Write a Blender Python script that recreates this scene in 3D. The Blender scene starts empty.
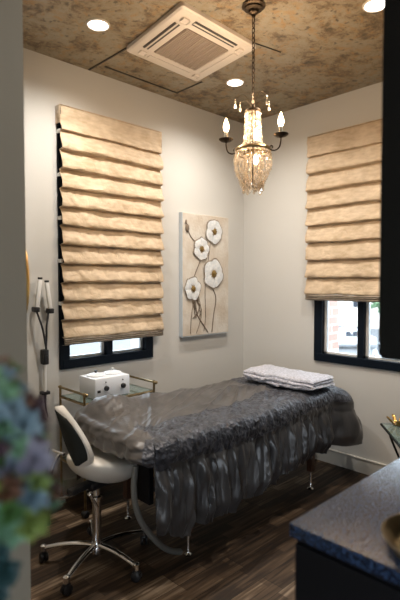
import bpy, bmesh, math, random
from mathutils import Vector, Matrix, noise
random.seed(7)
R = math.radians; PI = math.pi
sc = bpy.context.scene
COL = sc.collection

# ------------------------------------------------------------------ camera, world, light, exposure
cd = bpy.data.cameras.new('camera'); cam = bpy.data.objects.new('camera', cd); COL.objects.link(cam)
cam.location = (0, 0, 1.51)
cam.rotation_euler = (R(90 - 2.25), 0, R(45.9 - 90))
cd.sensor_fit = 'VERTICAL'; cd.sensor_height = 36; cd.lens = 482 / 600 * 36
cd.clip_start = .05; cd.clip_end = 500
cd.dof.use_dof = True; cd.dof.focus_distance = 2.95; cd.dof.aperture_fstop = 2.0
sc.camera = cam
sc.view_settings.view_transform = 'Standard'; sc.view_settings.look = 'None'
sc.view_settings.gamma = 1; sc.view_settings.use_curve_mapping = False
sc.view_settings.exposure = 1.2
sc.cycles.max_bounces = 8; sc.cycles.transmission_bounces = 8; sc.cycles.transparent_max_bounces = 16
sc.cycles.sample_clamp_indirect = 4; sc.cycles.caustics_reflective = False; sc.cycles.caustics_refractive = False

w = bpy.data.worlds.new('sky'); sc.world = w; w.use_nodes = True
bg = w.node_tree.nodes['Background']; bg.inputs[0].default_value = (.80, .90, 1, 1); bg.inputs[1].default_value = 4.2

def light(name, kind, loc, energy, color, rot=(0, 0, 0), **k):
    l = bpy.data.lights.new(name, kind); l.energy = energy; l.color = color
    for a, b in k.items(): setattr(l, a, b)
    o = bpy.data.objects.new(name, l); o.location = loc; o.rotation_euler = rot; COL.objects.link(o); return o
light('sun', 'SUN', (-5, -8, 20), 2.0, (1, .97, .92), (R(42), 0, R(-38)), angle=.02)
WARM = (1, .72, .46)
SPOTS = [(1.565, 2.465), (2.744, 2.454), (2.53, 1.25), (1.2, .95), (.1, 1.1), (.1, -.4)]  # last three are unseen downlights, added as extra light
for i, (x, y) in enumerate(SPOTS):
    light('downlight_glow', 'SPOT', (x, y, 2.965), [36, 32, 38, 11, 4, 5][i], (1, .94, .85), spot_size=R(155), spot_blend=1.0, shadow_soft_size=.05)

# ------------------------------------------------------------------ materials
def nd(nt, t, **k):
    n = nt.nodes.new(t)
    for a, b in k.items(): setattr(n, a, b)
    return n
def mat(name, c, rough=.5, metal=0, var=.0, vs=8, bump=0, bs=40, c2=None, spec=None, sheen=0, trans=0, ior=None, emit=None, es=0, coat=0, stretch=None):
    m = bpy.data.materials.new(name); m.use_nodes = True; nt = m.node_tree
    b = nt.nodes['Principled BSDF']
    b.inputs['Base Color'].default_value = (*c, 1); b.inputs['Roughness'].default_value = rough; b.inputs['Metallic'].default_value = metal
    if spec is not None: b.inputs['Specular IOR Level'].default_value = spec
    if sheen: b.inputs['Sheen Weight'].default_value = sheen
    if trans: b.inputs['Transmission Weight'].default_value = trans
    if ior: b.inputs['IOR'].default_value = ior
    if coat: b.inputs['Coat Weight'].default_value = coat
    if emit: b.inputs['Emission Color'].default_value = (*emit, 1); b.inputs['Emission Strength'].default_value = es
    tc = nd(nt, 'ShaderNodeTexCoord')
    src = tc.outputs['Object']
    if stretch:
        mp = nd(nt, 'ShaderNodeMapping'); mp.inputs['Scale'].default_value = stretch
        nt.links.new(src, mp.inputs[0]); src = mp.outputs[0]
    if var or c2:
        n = nd(nt, 'ShaderNodeTexNoise'); n.inputs['Scale'].default_value = vs; n.inputs['Detail'].default_value = 5
        nt.links.new(src, n.inputs['Vector'])
        r = nd(nt, 'ShaderNodeValToRGB'); r.color_ramp.elements[0].position = .35; r.color_ramp.elements[1].position = .65
        a = c2 if c2 else tuple(max(0, v * (1 - var)) for v in c)
        r.color_ramp.elements[0].color = (*a, 1); r.color_ramp.elements[1].color = (*c, 1)
        nt.links.new(n.outputs['Fac'], r.inputs[0]); nt.links.new(r.outputs[0], b.inputs['Base Color'])
    if bump:
        n2 = nd(nt, 'ShaderNodeTexNoise'); n2.inputs['Scale'].default_value = bs; n2.inputs['Detail'].default_value = 4
        nt.links.new(src, n2.inputs['Vector'])
        bp = nd(nt, 'ShaderNodeBump'); bp.inputs['Strength'].default_value = bump; bp.inputs['Distance'].default_value = .01
        nt.links.new(n2.outputs['Fac'], bp.inputs['Height']); nt.links.new(bp.outputs[0], b.inputs['Normal'])
    return m
M = {}
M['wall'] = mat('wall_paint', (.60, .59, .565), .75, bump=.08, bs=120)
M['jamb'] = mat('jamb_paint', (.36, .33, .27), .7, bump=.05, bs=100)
M['base'] = mat('baseboard_paint', (.62, .60, .55), .4)
M['navy'] = mat('window_frame_paint', (.005, .009, .016), .5, spec=.1)
M['black'] = mat('black_lacquer', (.006, .006, .005), .6, spec=.2)
M['dark'] = mat('dark_laminate', (.005, .005, .006), .6, spec=.15)
M['chrome'] = mat('chrome', (.75, .75, .76), .12, 1)
M['brass'] = mat('aged_brass', (.42, .31, .16), .32, 1, var=.4, vs=30)
M['bronze'] = mat('antique_bronze', (.085, .062, .042), .5, 1, var=.5, vs=60)
M['gold'] = mat('gold_leaf', (.80, .50, .16), .3, 1, var=.2)
M['rubber'] = mat('black_rubber', (.012, .012, .014), .45)
M['whiteplastic'] = mat('white_plastic', (.72, .72, .71), .35)
M['leather'] = mat('cream_leatherette', (.70, .66, .60), .42, bump=.05, bs=300)
M['leather_shade_seam'] = mat('shade_seam_leatherette', (.42, .43, .42), .45, bump=.05, bs=300)  # greyer tone paints the seat's shaded part; the seam shares it
M['mesh'] = mat('black_mesh_fabric', (.010, .013, .012), .8, bump=.3, bs=400)
M['appl'] = mat('white_enamel', (.78, .80, .84), .3)
M['acplastic'] = mat('ac_plastic', (.66, .60, .54), .45)
M['acgrille'] = mat('ac_grille', (.16, .12, .09), .6)
M['acbar'] = mat('ac_bar', (.36, .30, .25), .6)
M['acdark'] = mat('ac_slot', (.05, .045, .04), .6)
M['greyhose'] = mat('grey_hose', (.16, .16, .15), .55)
M['wood'] = mat('reddish_wood', (.07, .028, .014), .4, var=.4, vs=20, stretch=(1, 1, .1))
M['throw'] = mat('fluffy_throw', (.60, .60, .68), .95, var=.45, vs=60, bump=1.0, bs=90, sheen=.5)
M['candle'] = mat('candle_sleeve', (.55, .50, .40), .5)
M['bulb'] = mat('lit_bulb', (1, .8, .5), .4, emit=(1, .72, .42), es=10)
M['bulbdim'] = mat('warm_bulb', (1, .8, .5), .4, emit=(1, .76, .54), es=5)
M['downlens'] = mat('lit_lens', (1, 1, 1), .4, emit=(1, .93, .84), es=6)
M['trimwhite'] = mat('trim_white', (.75, .70, .64), .4)
M['glasstop'] = mat('table_glass', (.55, .72, .68), .05, trans=.85, ior=1.45)
M['canvas'] = mat('canvas_ground', (.68, .64, .58), .75, c2=(.56, .48, .39), vs=7, bump=.4, bs=45)
M['canvasedge'] = mat('canvas_edge', (.50, .56, .62), .7)
M['petal'] = mat('petal_paint', (.84, .85, .86), .5, c2=(.66, .70, .74), vs=40, bump=.6, bs=90)
M['petaledge'] = mat('petal_outline', (.36, .31, .25), .5, c2=(.14, .10, .07), vs=30)
M['pollen'] = mat('gold_pollen', (.42, .28, .09), .4, .5, c2=(.10, .06, .02), vs=160)
M['stem'] = mat('stem_paint', (.20, .15, .11), .6, var=.4, vs=50)
M['brick'] = None
M['asphalt'] = mat('pale_concrete', (.085, .088, .095), .9, var=.25, vs=.6)
M['carwhite'] = mat('car_white', (.60, .62, .65), .4)
M['carglass'] = mat('car_glass', (.015, .02, .03), .25, spec=.2)
M['tyre'] = mat('tyre_rubber', (.04, .04, .045), .8)
M['foliage'] = mat('tree_foliage', (.12, .20, .10), .8, c2=(.05, .10, .05), vs=2)
M['render'] = mat('building_render', (.70, .64, .58), .9, var=.1, vs=1)

def wood_floor():
    m = bpy.data.materials.new('plank_floor'); m.use_nodes = True; nt = m.node_tree; b = nt.nodes['Principled BSDF']
    tc = nd(nt, 'ShaderNodeTexCoord')
    br = nd(nt, 'ShaderNodeTexBrick'); br.offset = .37; br.inputs['Scale'].default_value = 1
    br.inputs['Brick Width'].default_value = .95; br.inputs['Row Height'].default_value = .125; br.inputs['Mortar Size'].default_value = .0016
    br.inputs['Color1'].default_value = (0, 0, 0, 1); br.inputs['Color2'].default_value = (1, 1, 1, 1); br.inputs['Mortar'].default_value = (0, 0, 0, 1)
    nt.links.new(tc.outputs['Object'], br.inputs[0])
    br2 = nd(nt, 'ShaderNodeTexBrick'); br2.offset = .37; br2.inputs['Scale'].default_value = 1
    br2.inputs['Brick Width'].default_value = .31; br2.inputs['Row Height'].default_value = .0625; br2.inputs['Mortar Size'].default_value = .0
    br2.inputs['Color1'].default_value = (0, 0, 0, 1); br2.inputs['Color2'].default_value = (1, 1, 1, 1)
    nt.links.new(tc.outputs['Object'], br2.inputs[0])
    mp = nd(nt, 'ShaderNodeMapping'); mp.inputs['Scale'].default_value = (3, 46, 1); nt.links.new(tc.outputs['Object'], mp.inputs[0])
    n = nd(nt, 'ShaderNodeTexNoise'); n.inputs['Scale'].default_value = 1.0; n.inputs['Detail'].default_value = 8; n.inputs['Distortion'].default_value = .6; nt.links.new(mp.outputs[0], n.inputs['Vector'])
    mp2 = nd(nt, 'ShaderNodeMapping'); mp2.inputs['Scale'].default_value = (1.6, 5, 1); nt.links.new(tc.outputs['Object'], mp2.inputs[0])
    n3 = nd(nt, 'ShaderNodeTexNoise'); n3.inputs['Scale'].default_value = 1.3; n3.inputs['Detail'].default_value = 3; nt.links.new(mp2.outputs[0], n3.inputs['Vector'])
    def mth(op, a, bb):
        k = nd(nt, 'ShaderNodeMath', operation=op)
        for i, v in enumerate((a, bb)):
            if isinstance(v, (int, float)): k.inputs[i].default_value = v
            else: nt.links.new(v, k.inputs[i])
        return k.outputs[0]
    v = mth('ADD', mth('MULTIPLY', br.outputs['Color'], .22), mth('MULTIPLY', br2.outputs['Color'], .15))
    v = mth('ADD', v, mth('MULTIPLY', n.outputs['Fac'], .62)); v = mth('ADD', v, mth('MULTIPLY', n3.outputs['Fac'], .38))
    r = nd(nt, 'ShaderNodeValToRGB'); e = r.color_ramp.elements
    e[0].position = .44; e[0].color = (.010, .007, .005, 1); e[1].position = .92; e[1].color = (.34, .25, .17, 1)
    k = e.new(.62); k.color = (.036, .021, .012, 1); k = e.new(.78); k.color = (.115, .072, .042, 1)
    nt.links.new(v, r.inputs[0])
    mx = nd(nt, 'ShaderNodeMixRGB'); nt.links.new(br.outputs['Fac'], mx.inputs[0]); nt.links.new(r.outputs[0], mx.inputs[1]); mx.inputs[2].default_value = (.01, .008, .006, 1)
    nt.links.new(mx.outputs[0], b.inputs['Base Color'])
    b.inputs['Roughness'].default_value = .5; b.inputs['Specular IOR Level'].default_value = .3
    bp = nd(nt, 'ShaderNodeBump'); bp.inputs['Strength'].default_value = .25; bp.inputs['Distance'].default_value = .004
    nt.links.new(n.outputs['Fac'], bp.inputs['Height']); nt.links.new(bp.outputs[0], b.inputs['Normal'])
    return m
def ceiling_mat():
    m = bpy.data.materials.new('patina_plaster'); m.use_nodes = True; nt = m.node_tree; b = nt.nodes['Principled BSDF']
    tc = nd(nt, 'ShaderNodeTexCoord')
    n = nd(nt, 'ShaderNodeTexNoise'); n.inputs['Scale'].default_value = 6.5; n.inputs['Detail'].default_value = 10; n.inputs['Roughness'].default_value = .78; n.inputs['Distortion'].default_value = .25
    nt.links.new(tc.outputs['Object'], n.inputs['Vector'])
    r = nd(nt, 'ShaderNodeValToRGB'); e = r.color_ramp.elements
    e[0].position = .35; e[0].color = (.05, .036, .022, 1); e[1].position = .68; e[1].color = (.36, .27, .15, 1)
    for p, c in ((.44, (.17, .12, .068)), (.50, (.28, .225, .145)), (.57, (.29, .26, .20))): k = e.new(p); k.color = (*c, 1)
    nt.links.new(n.outputs['Fac'], r.inputs[0])
    n2 = nd(nt, 'ShaderNodeTexNoise'); n2.inputs['Scale'].default_value = 13; n2.inputs['Detail'].default_value = 4; n2.inputs['Distortion'].default_value = 1.2
    nt.links.new(tc.outputs['Object'], n2.inputs['Vector'])
    r2 = nd(nt, 'ShaderNodeValToRGB'); r2.color_ramp.elements[0].position = .54; r2.color_ramp.elements[0].color = (0, 0, 0, 1); r2.color_ramp.elements[1].position = .68; r2.color_ramp.elements[1].color = (.7, .7, .7, 1)
    nt.links.new(n2.outputs['Fac'], r2.inputs[0])
    mx = nd(nt, 'ShaderNodeMixRGB'); nt.links.new(r2.outputs[0], mx.inputs[0]); nt.links.new(r.outputs[0], mx.inputs[1]); mx.inputs[2].default_value = (.34, .19, .06, 1)
    n4 = nd(nt, 'ShaderNodeTexNoise'); n4.inputs['Scale'].default_value = 26; n4.inputs['Detail'].default_value = 6; n4.inputs['Distortion'].default_value = .4
    nt.links.new(tc.outputs['Object'], n4.inputs['Vector'])
    r4 = nd(nt, 'ShaderNodeValToRGB'); r4.color_ramp.elements[0].position = .33; r4.color_ramp.elements[0].color = (.8, .8, .8, 1); r4.color_ramp.elements[1].position = .40; r4.color_ramp.elements[1].color = (0, 0, 0, 1)
    nt.links.new(n4.outputs['Fac'], r4.inputs[0])
    mx2 = nd(nt, 'ShaderNodeMixRGB'); nt.links.new(r4.outputs[0], mx2.inputs[0]); nt.links.new(mx.outputs[0], mx2.inputs[1]); mx2.inputs[2].default_value = (.06, .05, .035, 1)
    nt.links.new(mx2.outputs[0], b.inputs['Base Color']); b.inputs['Roughness'].default_value = .38
    bp = nd(nt, 'ShaderNodeBump'); bp.inputs['Strength'].default_value = .4; bp.inputs['Distance'].default_value = .01
    nt.links.new(n.outputs['Fac'], bp.inputs['Height']); nt.links.new(bp.outputs[0], b.inputs['Normal'])
    return m
def stone_mat():
    m = bpy.data.materials.new('blue_black_granite'); m.use_nodes = True; nt = m.node_tree; b = nt.nodes['Principled BSDF']
    tc = nd(nt, 'ShaderNodeTexCoord')
    v = nd(nt, 'ShaderNodeTexNoise'); v.inputs['Scale'].default_value = 190; v.inputs['Detail'].default_value = 2; nt.links.new(tc.outputs['Object'], v.inputs['Vector'])
    r = nd(nt, 'ShaderNodeValToRGB'); e = r.color_ramp.elements
    e[0].position = .45; e[0].color = (.003, .006, .014, 1); e[1].position = .66; e[1].color = (.04, .075, .16, 1)
    nt.links.new(v.outputs['Fac'], r.inputs[0]); nt.links.new(r.outputs[0], b.inputs['Base Color'])
    b.inputs['Roughness'].default_value = .22; b.inputs['Specular IOR Level'].default_value = .40
    bp = nd(nt, 'ShaderNodeBump'); bp.inputs['Strength'].default_value = .5; bp.inputs['Distance'].default_value = .002
    nt.links.new(v.outputs['Fac'], bp.inputs['Height']); nt.links.new(bp.outputs[0], b.inputs['Normal'])
    return m
def linen_mat(name, c, c2, transl=.25, axis='Z'):
    m = bpy.data.materials.new(name); m.use_nodes = True; nt = m.node_tree; b = nt.nodes['Principled BSDF']; out = nt.nodes['Material Output']
    tc = nd(nt, 'ShaderNodeTexCoord')
    mp = nd(nt, 'ShaderNodeMapping'); mp.inputs['Scale'].default_value = (7, 7, 24); nt.links.new(tc.outputs['Object'], mp.inputs[0])
    n = nd(nt, 'ShaderNodeTexNoise'); n.inputs['Scale'].default_value = 2; n.inputs['Detail'].default_value = 7; nt.links.new(mp.outputs[0], n.inputs['Vector'])
    n0 = nd(nt, 'ShaderNodeTexNoise'); n0.inputs['Scale'].default_value = 6; n0.inputs['Detail'].default_value = 3; nt.links.new(tc.outputs['Object'], n0.inputs['Vector'])
    ad = nd(nt, 'ShaderNodeMath', operation='ADD'); nt.links.new(n.outputs['Fac'], ad.inputs[0]); nt.links.new(n0.outputs['Fac'], ad.inputs[1])
    hf = nd(nt, 'ShaderNodeMath', operation='MULTIPLY'); hf.inputs[1].default_value = .5; nt.links.new(ad.outputs[0], hf.inputs[0])
    r = nd(nt, 'ShaderNodeValToRGB'); r.color_ramp.elements[0].position = .36; r.color_ramp.elements[0].color = (*c2, 1); r.color_ramp.elements[1].position = .6; r.color_ramp.elements[1].color = (*c, 1)
    nt.links.new(hf.outputs[0], r.inputs[0]); nt.links.new(r.outputs[0], b.inputs['Base Color']); b.inputs['Roughness'].default_value = .6
    b.inputs['Sheen Weight'].default_value = .2
    n2 = nd(nt, 'ShaderNodeTexNoise'); n2.inputs['Scale'].default_value = 14; n2.inputs['Detail'].default_value = 6; n2.inputs['Distortion'].default_value = .8; nt.links.new(tc.outputs['Object'], n2.inputs['Vector'])
    bp = nd(nt, 'ShaderNodeBump'); bp.inputs['Strength'].default_value = .7; bp.inputs['Distance'].default_value = .02
    nt.links.new(n2.outputs['Fac'], bp.inputs['Height']); nt.links.new(bp.outputs[0], b.inputs['Normal'])
    tr = nd(nt, 'ShaderNodeBsdfTranslucent'); nt.links.new(r.outputs[0], tr.inputs[0])
    ms = nd(nt, 'ShaderNodeMixShader'); ms.inputs[0].default_value = transl
    nt.links.new(b.outputs[0], ms.inputs[1]); nt.links.new(tr.outputs[0], ms.inputs[2]); nt.links.new(ms.outputs[0], out.inputs[0])
    return m
def pane_mat():
    m = bpy.data.materials.new('window_glass'); m.use_nodes = True; nt = m.node_tree; out = nt.nodes['Material Output']
    nt.nodes.remove(nt.nodes['Principled BSDF'])
    t = nd(nt, 'ShaderNodeBsdfTransparent'); t.inputs[0].default_value = (.93, .96, .97, 1)
    g = nd(nt, 'ShaderNodeBsdfGlossy'); g.inputs['Roughness'].default_value = .03
    fr = nd(nt, 'ShaderNodeFresnel'); fr.inputs[0].default_value = 1.45
    ms = nd(nt, 'ShaderNodeMixShader'); nt.links.new(fr.outputs[0], ms.inputs[0]); nt.links.new(t.outputs[0], ms.inputs[1]); nt.links.new(g.outputs[0], ms.inputs[2]); nt.links.new(ms.outputs[0], out.inputs[0])
    return m
def crystal_mat():
    m = bpy.data.materials.new('crystal'); m.use_nodes = True; nt = m.node_tree; out = nt.nodes['Material Output']
    b = nt.nodes['Principled BSDF']; b.inputs['Base Color'].default_value = (.95, .90, .84, 1); b.inputs['Roughness'].default_value = .06
    b.inputs['IOR'].default_value = 1.7
    tl = nd(nt, 'ShaderNodeBsdfTranslucent'); tl.inputs[0].default_value = (.95, .86, .74, 1)
    tp = nd(nt, 'ShaderNodeBsdfTransparent'); tp.inputs[0].default_value = (.98, .94, .88, 1)
    gl = nd(nt, 'ShaderNodeBsdfGlossy'); gl.inputs['Roughness'].default_value = .04
    m1 = nd(nt, 'ShaderNodeMixShader'); m1.inputs[0].default_value = .80; nt.links.new(tl.outputs[0], m1.inputs[1]); nt.links.new(tp.outputs[0], m1.inputs[2])
    m2 = nd(nt, 'ShaderNodeMixShader'); m2.inputs[0].default_value = .22; nt.links.new(m1.outputs[0], m2.inputs[1]); nt.links.new(gl.outputs[0], m2.inputs[2])
    nt.links.new(m2.outputs[0], out.inputs[0]); return m
def satin_mat(name, c, c2, rough, bump, bs, vs, dist=.01, stretch=(1, 1, 1), ruche=0):
    m = bpy.data.materials.new(name); m.use_nodes = True; nt = m.node_tree; b = nt.nodes['Principled BSDF']
    tc = nd(nt, 'ShaderNodeTexCoord'); mp = nd(nt, 'ShaderNodeMapping'); mp.inputs['Scale'].default_value = stretch; nt.links.new(tc.outputs['Object'], mp.inputs[0])
    n = nd(nt, 'ShaderNodeTexNoise'); n.inputs['Scale'].default_value = vs; n.inputs['Detail'].default_value = 4; nt.links.new(mp.outputs[0], n.inputs['Vector'])
    r = nd(nt, 'ShaderNodeValToRGB'); r.color_ramp.elements[0].position = .38; r.color_ramp.elements[0].color = (*c2, 1); r.color_ramp.elements[1].position = .62; r.color_ramp.elements[1].color = (*c, 1)
    nt.links.new(n.outputs['Fac'], r.inputs[0]); nt.links.new(r.outputs[0], b.inputs['Base Color'])
    b.inputs['Roughness'].default_value = rough; b.inputs['Sheen Weight'].default_value = .12; b.inputs['Sheen Roughness'].default_value = .35; b.inputs['Metallic'].default_value = .25
    n2 = nd(nt, 'ShaderNodeTexNoise'); n2.inputs['Scale'].default_value = bs; n2.inputs['Detail'].default_value = 4; n2.inputs['Distortion'].default_value = 1.0; nt.links.new(mp.outputs[0], n2.inputs['Vector'])
    h = n2.outputs['Fac']
    if ruche:
        v = nd(nt, 'ShaderNodeTexVoronoi'); v.feature = 'F1'; v.inputs['Scale'].default_value = ruche; nt.links.new(tc.outputs['Object'], v.inputs['Vector'])
        a = nd(nt, 'ShaderNodeMath', operation='ADD'); nt.links.new(h, a.inputs[0]); nt.links.new(v.outputs['Distance'], a.inputs[1]); h = a.outputs[0]
    bp = nd(nt, 'ShaderNodeBump'); bp.inputs['Strength'].default_value = bump; bp.inputs['Distance'].default_value = dist
    nt.links.new(h, bp.inputs['Height']); nt.links.new(bp.outputs[0], b.inputs['Normal'])
    return m
def brick_mat():
    m = bpy.data.materials.new('pale_brick'); m.use_nodes = True; nt = m.node_tree; b = nt.nodes['Principled BSDF']
    tc = nd(nt, 'ShaderNodeTexCoord'); mp = nd(nt, 'ShaderNodeMapping'); mp.inputs['Rotation'].default_value = (R(90), 0, 0); nt.links.new(tc.outputs['Object'], mp.inputs[0])
    br = nd(nt, 'ShaderNodeTexBrick'); br.inputs['Scale'].default_value = 1; br.inputs['Brick Width'].default_value = .21; br.inputs['Row Height'].default_value = .075; br.inputs['Mortar Size'].default_value = .008
    br.inputs['Color1'].default_value = (.50, .26, .21, 1); br.inputs['Color2'].default_value = (.58, .36, .30, 1); br.inputs['Mortar'].default_value = (.6, .55, .5, 1)
    nt.links.new(mp.outputs[0], br.inputs[0]); nt.links.new(br.outputs['Color'], b.inputs['Base Color']); b.inputs['Roughness'].default_value = .9
    return m
M['floor'] = wood_floor(); M['ceiling'] = ceiling_mat(); M['stone'] = stone_mat(); M['glass'] = pane_mat(); M['crystal'] = crystal_mat()
M['linen'] = linen_mat('gold_linen', (.76, .61, .44), (.56, .42, .27))
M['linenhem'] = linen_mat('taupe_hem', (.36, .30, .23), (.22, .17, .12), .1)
M['satin'] = satin_mat('taupe_satin', (.110, .100, .094), (.078, .071, .068), .38, .22, 14, 6, .008)
M['ruche'] = satin_mat('ruched_satin', (.085, .090, .110), (.022, .023, .030), .45, .8, 60, 30, .006, ruche=55)  # bluish cast of the window daylight is mixed into this colour
M['skirt'] = satin_mat('skirt_satin', (.088, .086, .088), (.038, .037, .039), .32, .3, 14, 7, .006, stretch=(1, 1, .35))
M['brick'] = brick_mat()
for k, c, c2 in (('succ_blue', (.27, .38, .44), (.13, .21, .26)), ('succ_green', (.12, .27, .06), (.05, .13, .03)), ('succ_teal', (.04, .11, .11), (.01, .04, .05)),
                 ('succ_lime', (.38, .48, .10), (.15, .22, .05)), ('succ_plum', (.14, .07, .08), (.05, .03, .05)), ('succ_rust', (.25, .12, .07), (.10, .05, .03)), ('succ_mint', (.26, .46, .28), (.11, .24, .15)), ('succ_lilac', (.32, .31, .38), (.15, .15, .22))):
    M[k] = mat(k + '_leaf', c, .5, c2=c2, vs=12)

# ------------------------------------------------------------------ mesh helpers
class MB:
    def __init__(s): s.bm = bmesh.new(); s.mi = 0
    def _tag(s, fs):
        for f in fs: f.material_index = s.mi
    def box(s, c, d, rz=0, bev=0, rx=0, ry=0, seg=2):
        r = bmesh.ops.create_cube(s.bm, size=1); vs = r['verts']
        mt = Matrix.Translation(c) @ Matrix.Rotation(rz, 4, 'Z') @ Matrix.Rotation(ry, 4, 'Y') @ Matrix.Rotation(rx, 4, 'X') @ Matrix.Diagonal((*d, 1))
        bmesh.ops.transform(s.bm, matrix=mt, verts=vs)
        fs = set(f for v in vs for f in v.link_faces); s._tag(fs)
        if bev:
            es = set(e for v in vs for e in v.link_edges)
            r = bmesh.ops.bevel(s.bm, geom=list(es), offset=bev, segments=seg, affect='EDGES', profile=.5); s._tag(r['faces'])
        return s
    def b2(s, p, q, bev=0): return s.box([(a + b) / 2 for a, b in zip(p, q)], [abs(b - a) for a, b in zip(p, q)], bev=bev)
    def grid(s, pts, cyc_u=False, cyc_v=False):
        V = [[s.bm.verts.new(p) for p in row] for row in pts]; fs = []
        nu = len(V); nv = len(V[0])
        for i in range(nu if cyc_u else nu - 1):
            for j in range(nv if cyc_v else nv - 1):
                a, b, c, d = V[i][j], V[(i + 1) % nu][j], V[(i + 1) % nu][(j + 1) % nv], V[i][(j + 1) % nv]
                try: fs.append(s.bm.faces.new((a, b, c, d)))
                except Exception: pass
        s._tag(fs); return V
    def cap(s, ring, flip=False):
        try:
            f = s.bm.faces.new(ring[::-1] if flip else ring); f.material_index = s.mi
        except Exception: pass
    def lathe(s, prof, c=(0, 0, 0), n=32, axis=None, cap=True):
        q = Vector((0, 0, 1)).rotation_difference(Vector(axis)).to_matrix() if axis else Matrix.Identity(3); c = Vector(c)
        rows = [[c + q @ Vector((r * math.cos(2 * PI * k / n), r * math.sin(2 * PI * k / n), z)) for k in range(n)] for r, z in prof]
        V = s.grid(rows, cyc_v=True)
        if cap:
            if prof[0][0] > 1e-5: s.cap(V[0])
            if prof[-1][0] > 1e-5: s.cap(V[-1])
        return s
    def tube(s, pts, r, n=10, cap=True, closed=False):
        pts = [Vector(p) for p in pts]; rows = []; up = None; N = len(pts)
        for i, p in enumerate(pts):
            if closed: t = pts[(i + 1) % N] - pts[i - 1]
            else: t = pts[min(i + 1, N - 1)] - pts[max(i - 1, 0)]
            t.normalize()
            if up is None: up = t.orthogonal().normalized()
            up = (up - t * up.dot(t)); up = up.normalized() if up.length > 1e-6 else t.orthogonal().normalized()
            b = t.cross(up); rr = r[i] if isinstance(r, (list, tuple)) else r
            rows.append([p + (up * math.cos(2 * PI * k / n) + b * math.sin(2 * PI * k / n)) * rr for k in range(n)])
        V = s.grid(rows, cyc_u=closed, cyc_v=True)
        if cap and not closed: s.cap(V[0]); s.cap(V[-1])
        return s
    def ball(s, c, r, sub=2, sc_=(1, 1, 1), mt=None):
        q = bmesh.ops.create_icosphere(s.bm, subdivisions=sub, radius=r)
        m = Matrix.Translation(c) @ (mt or Matrix.Identity(4)) @ Matrix.Diagonal((*sc_, 1))
        bmesh.ops.transform(s.bm, matrix=m, verts=q['verts']); s._tag(set(f for v in q['verts'] for f in v.link_faces)); return s
    def poly(s, pts, z0, z1):
        lo = [s.bm.verts.new((p[0], p[1], z0)) for p in pts]; hi = [s.bm.verts.new((p[0], p[1], z1)) for p in pts]
        s.cap(lo, True); s.cap(hi)
        for i in range(len(pts)):
            j = (i + 1) % len(pts); s.cap([lo[i], lo[j], hi[j], hi[i]])
        return s
    def obj(s, name, m, parent=None, smooth=True, origin=None, mods=None):
        me = bpy.data.meshes.new(name); bmesh.ops.recalc_face_normals(s.bm, faces=s.bm.faces[:])
        if origin is None and parent is not None: origin = WL[parent.name]
        if origin is not None: bmesh.ops.translate(s.bm, vec=-Vector(origin), verts=s.bm.verts[:])
        s.bm.to_mesh(me); s.bm.free()
        for x in (m if isinstance(m, list) else [m]): me.materials.append(M[x] if isinstance(x, str) else x)
        if smooth:
            for p in me.polygons: p.use_smooth = True
            try: me.set_sharp_from_angle(angle=R(38))
            except Exception: pass
        o = bpy.data.objects.new(name, me); COL.objects.link(o)
        if parent is not None:
            o.parent = parent; WL[o.name] = Vector(origin)
        else:
            o.location = origin if origin is not None else (0, 0, 0); WL[o.name] = Vector(o.location)
        for mm in mods or []:
            k = o.modifiers.new(mm[0], mm[0])
            for a, b in mm[1].items(): setattr(k, a, b)
        return o
WL = {}
# every child keeps its parent's origin: parts of a part are given the thing's origin as well
def thing(name, label, cat, loc=(0, 0, 0), group=None):
    o = bpy.data.objects.new(name, None); COL.objects.link(o); o.location = loc; o.empty_display_size = .1
    o['label'] = label; o['category'] = cat
    if group: o['group'] = group
    WL[o.name] = Vector(loc); return o
def tag(o, label, cat, group=None, kind=None):
    o['label'] = label; o['category'] = cat
    if group: o['group'] = group
    if kind: o['kind'] = kind
    return o
def plab(o, l): o['label'] = l; return o
def struct(o): o['kind'] = 'structure'; return o
def copy_thing(r, name, loc, label):
    c = r.copy(); c.name = name; COL.objects.link(c); c.location = loc; c['label'] = label
    for ch in list(r.children):
        d = ch.copy(); COL.objects.link(d); d.parent = c
        for g in list(ch.children):
            e = g.copy(); COL.objects.link(e); e.parent = d
    return c
def bez(pts, n=12):
    """smooth Catmull-Rom path"""
    P = [Vector(p) for p in pts]; P = [P[0] * 2 - P[1]] + P + [P[-1] * 2 - P[-2]]; out = []
    for i in range(1, len(P) - 2):
        for k in range(n):
            t = k / n; a, b, c, d = P[i - 1:i + 3]
            out.append(.5 * ((2 * b) + (c - a) * t + (2 * a - 5 * b + 4 * c - d) * t * t + (3 * b - a - 3 * c + d) * t ** 3))
    out.append(P[-2]); return out
def nz(x, y, z=0): return noise.noise(Vector((x, y, z)))

# ------------------------------------------------------------------ the room
XL, YB, XR, YF, H = -.9, -1.4, 3.53, 3.04, 3.0
WT = .26
m = MB(); m.b2((XL - .2, YB - .2, -.12), (XR + WT, YF + WT, 0)); struct(m.obj('floor', 'floor', smooth=False))
m = MB(); m.b2((XL - .2, YB - .2, H), (XR + WT, YF + WT, H + .15)); struct(m.obj('ceiling', 'ceiling', smooth=False))
def wall_open(name, axis, a0, a1, p0, p1, o):
    """wall along axis with one opening o=(u0,u1,z0,z1)"""
    m = MB()
    def bb(u0, u1, z0, z1):
        if u1 - u0 < 1e-4 or z1 - z0 < 1e-4: return
        if axis == 'x': m.b2((u0, p0, z0), (u1, p1, z1))
        else: m.b2((p0, u0, z0), (p1, u1, z1))
    u0, u1, z0, z1 = o
    bb(a0, u0, 0, H); bb(u1, a1, 0, H); bb(u0, u1, 0, z0); bb(u0, u1, z1, H)
    return struct(m.obj(name, 'wall', smooth=False))
LW = (1.618, 2.39, .92, 2.64)          # left window opening (x)
RW = (1.43, 2.225, .86, 2.66)          # right window opening (y)
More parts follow.
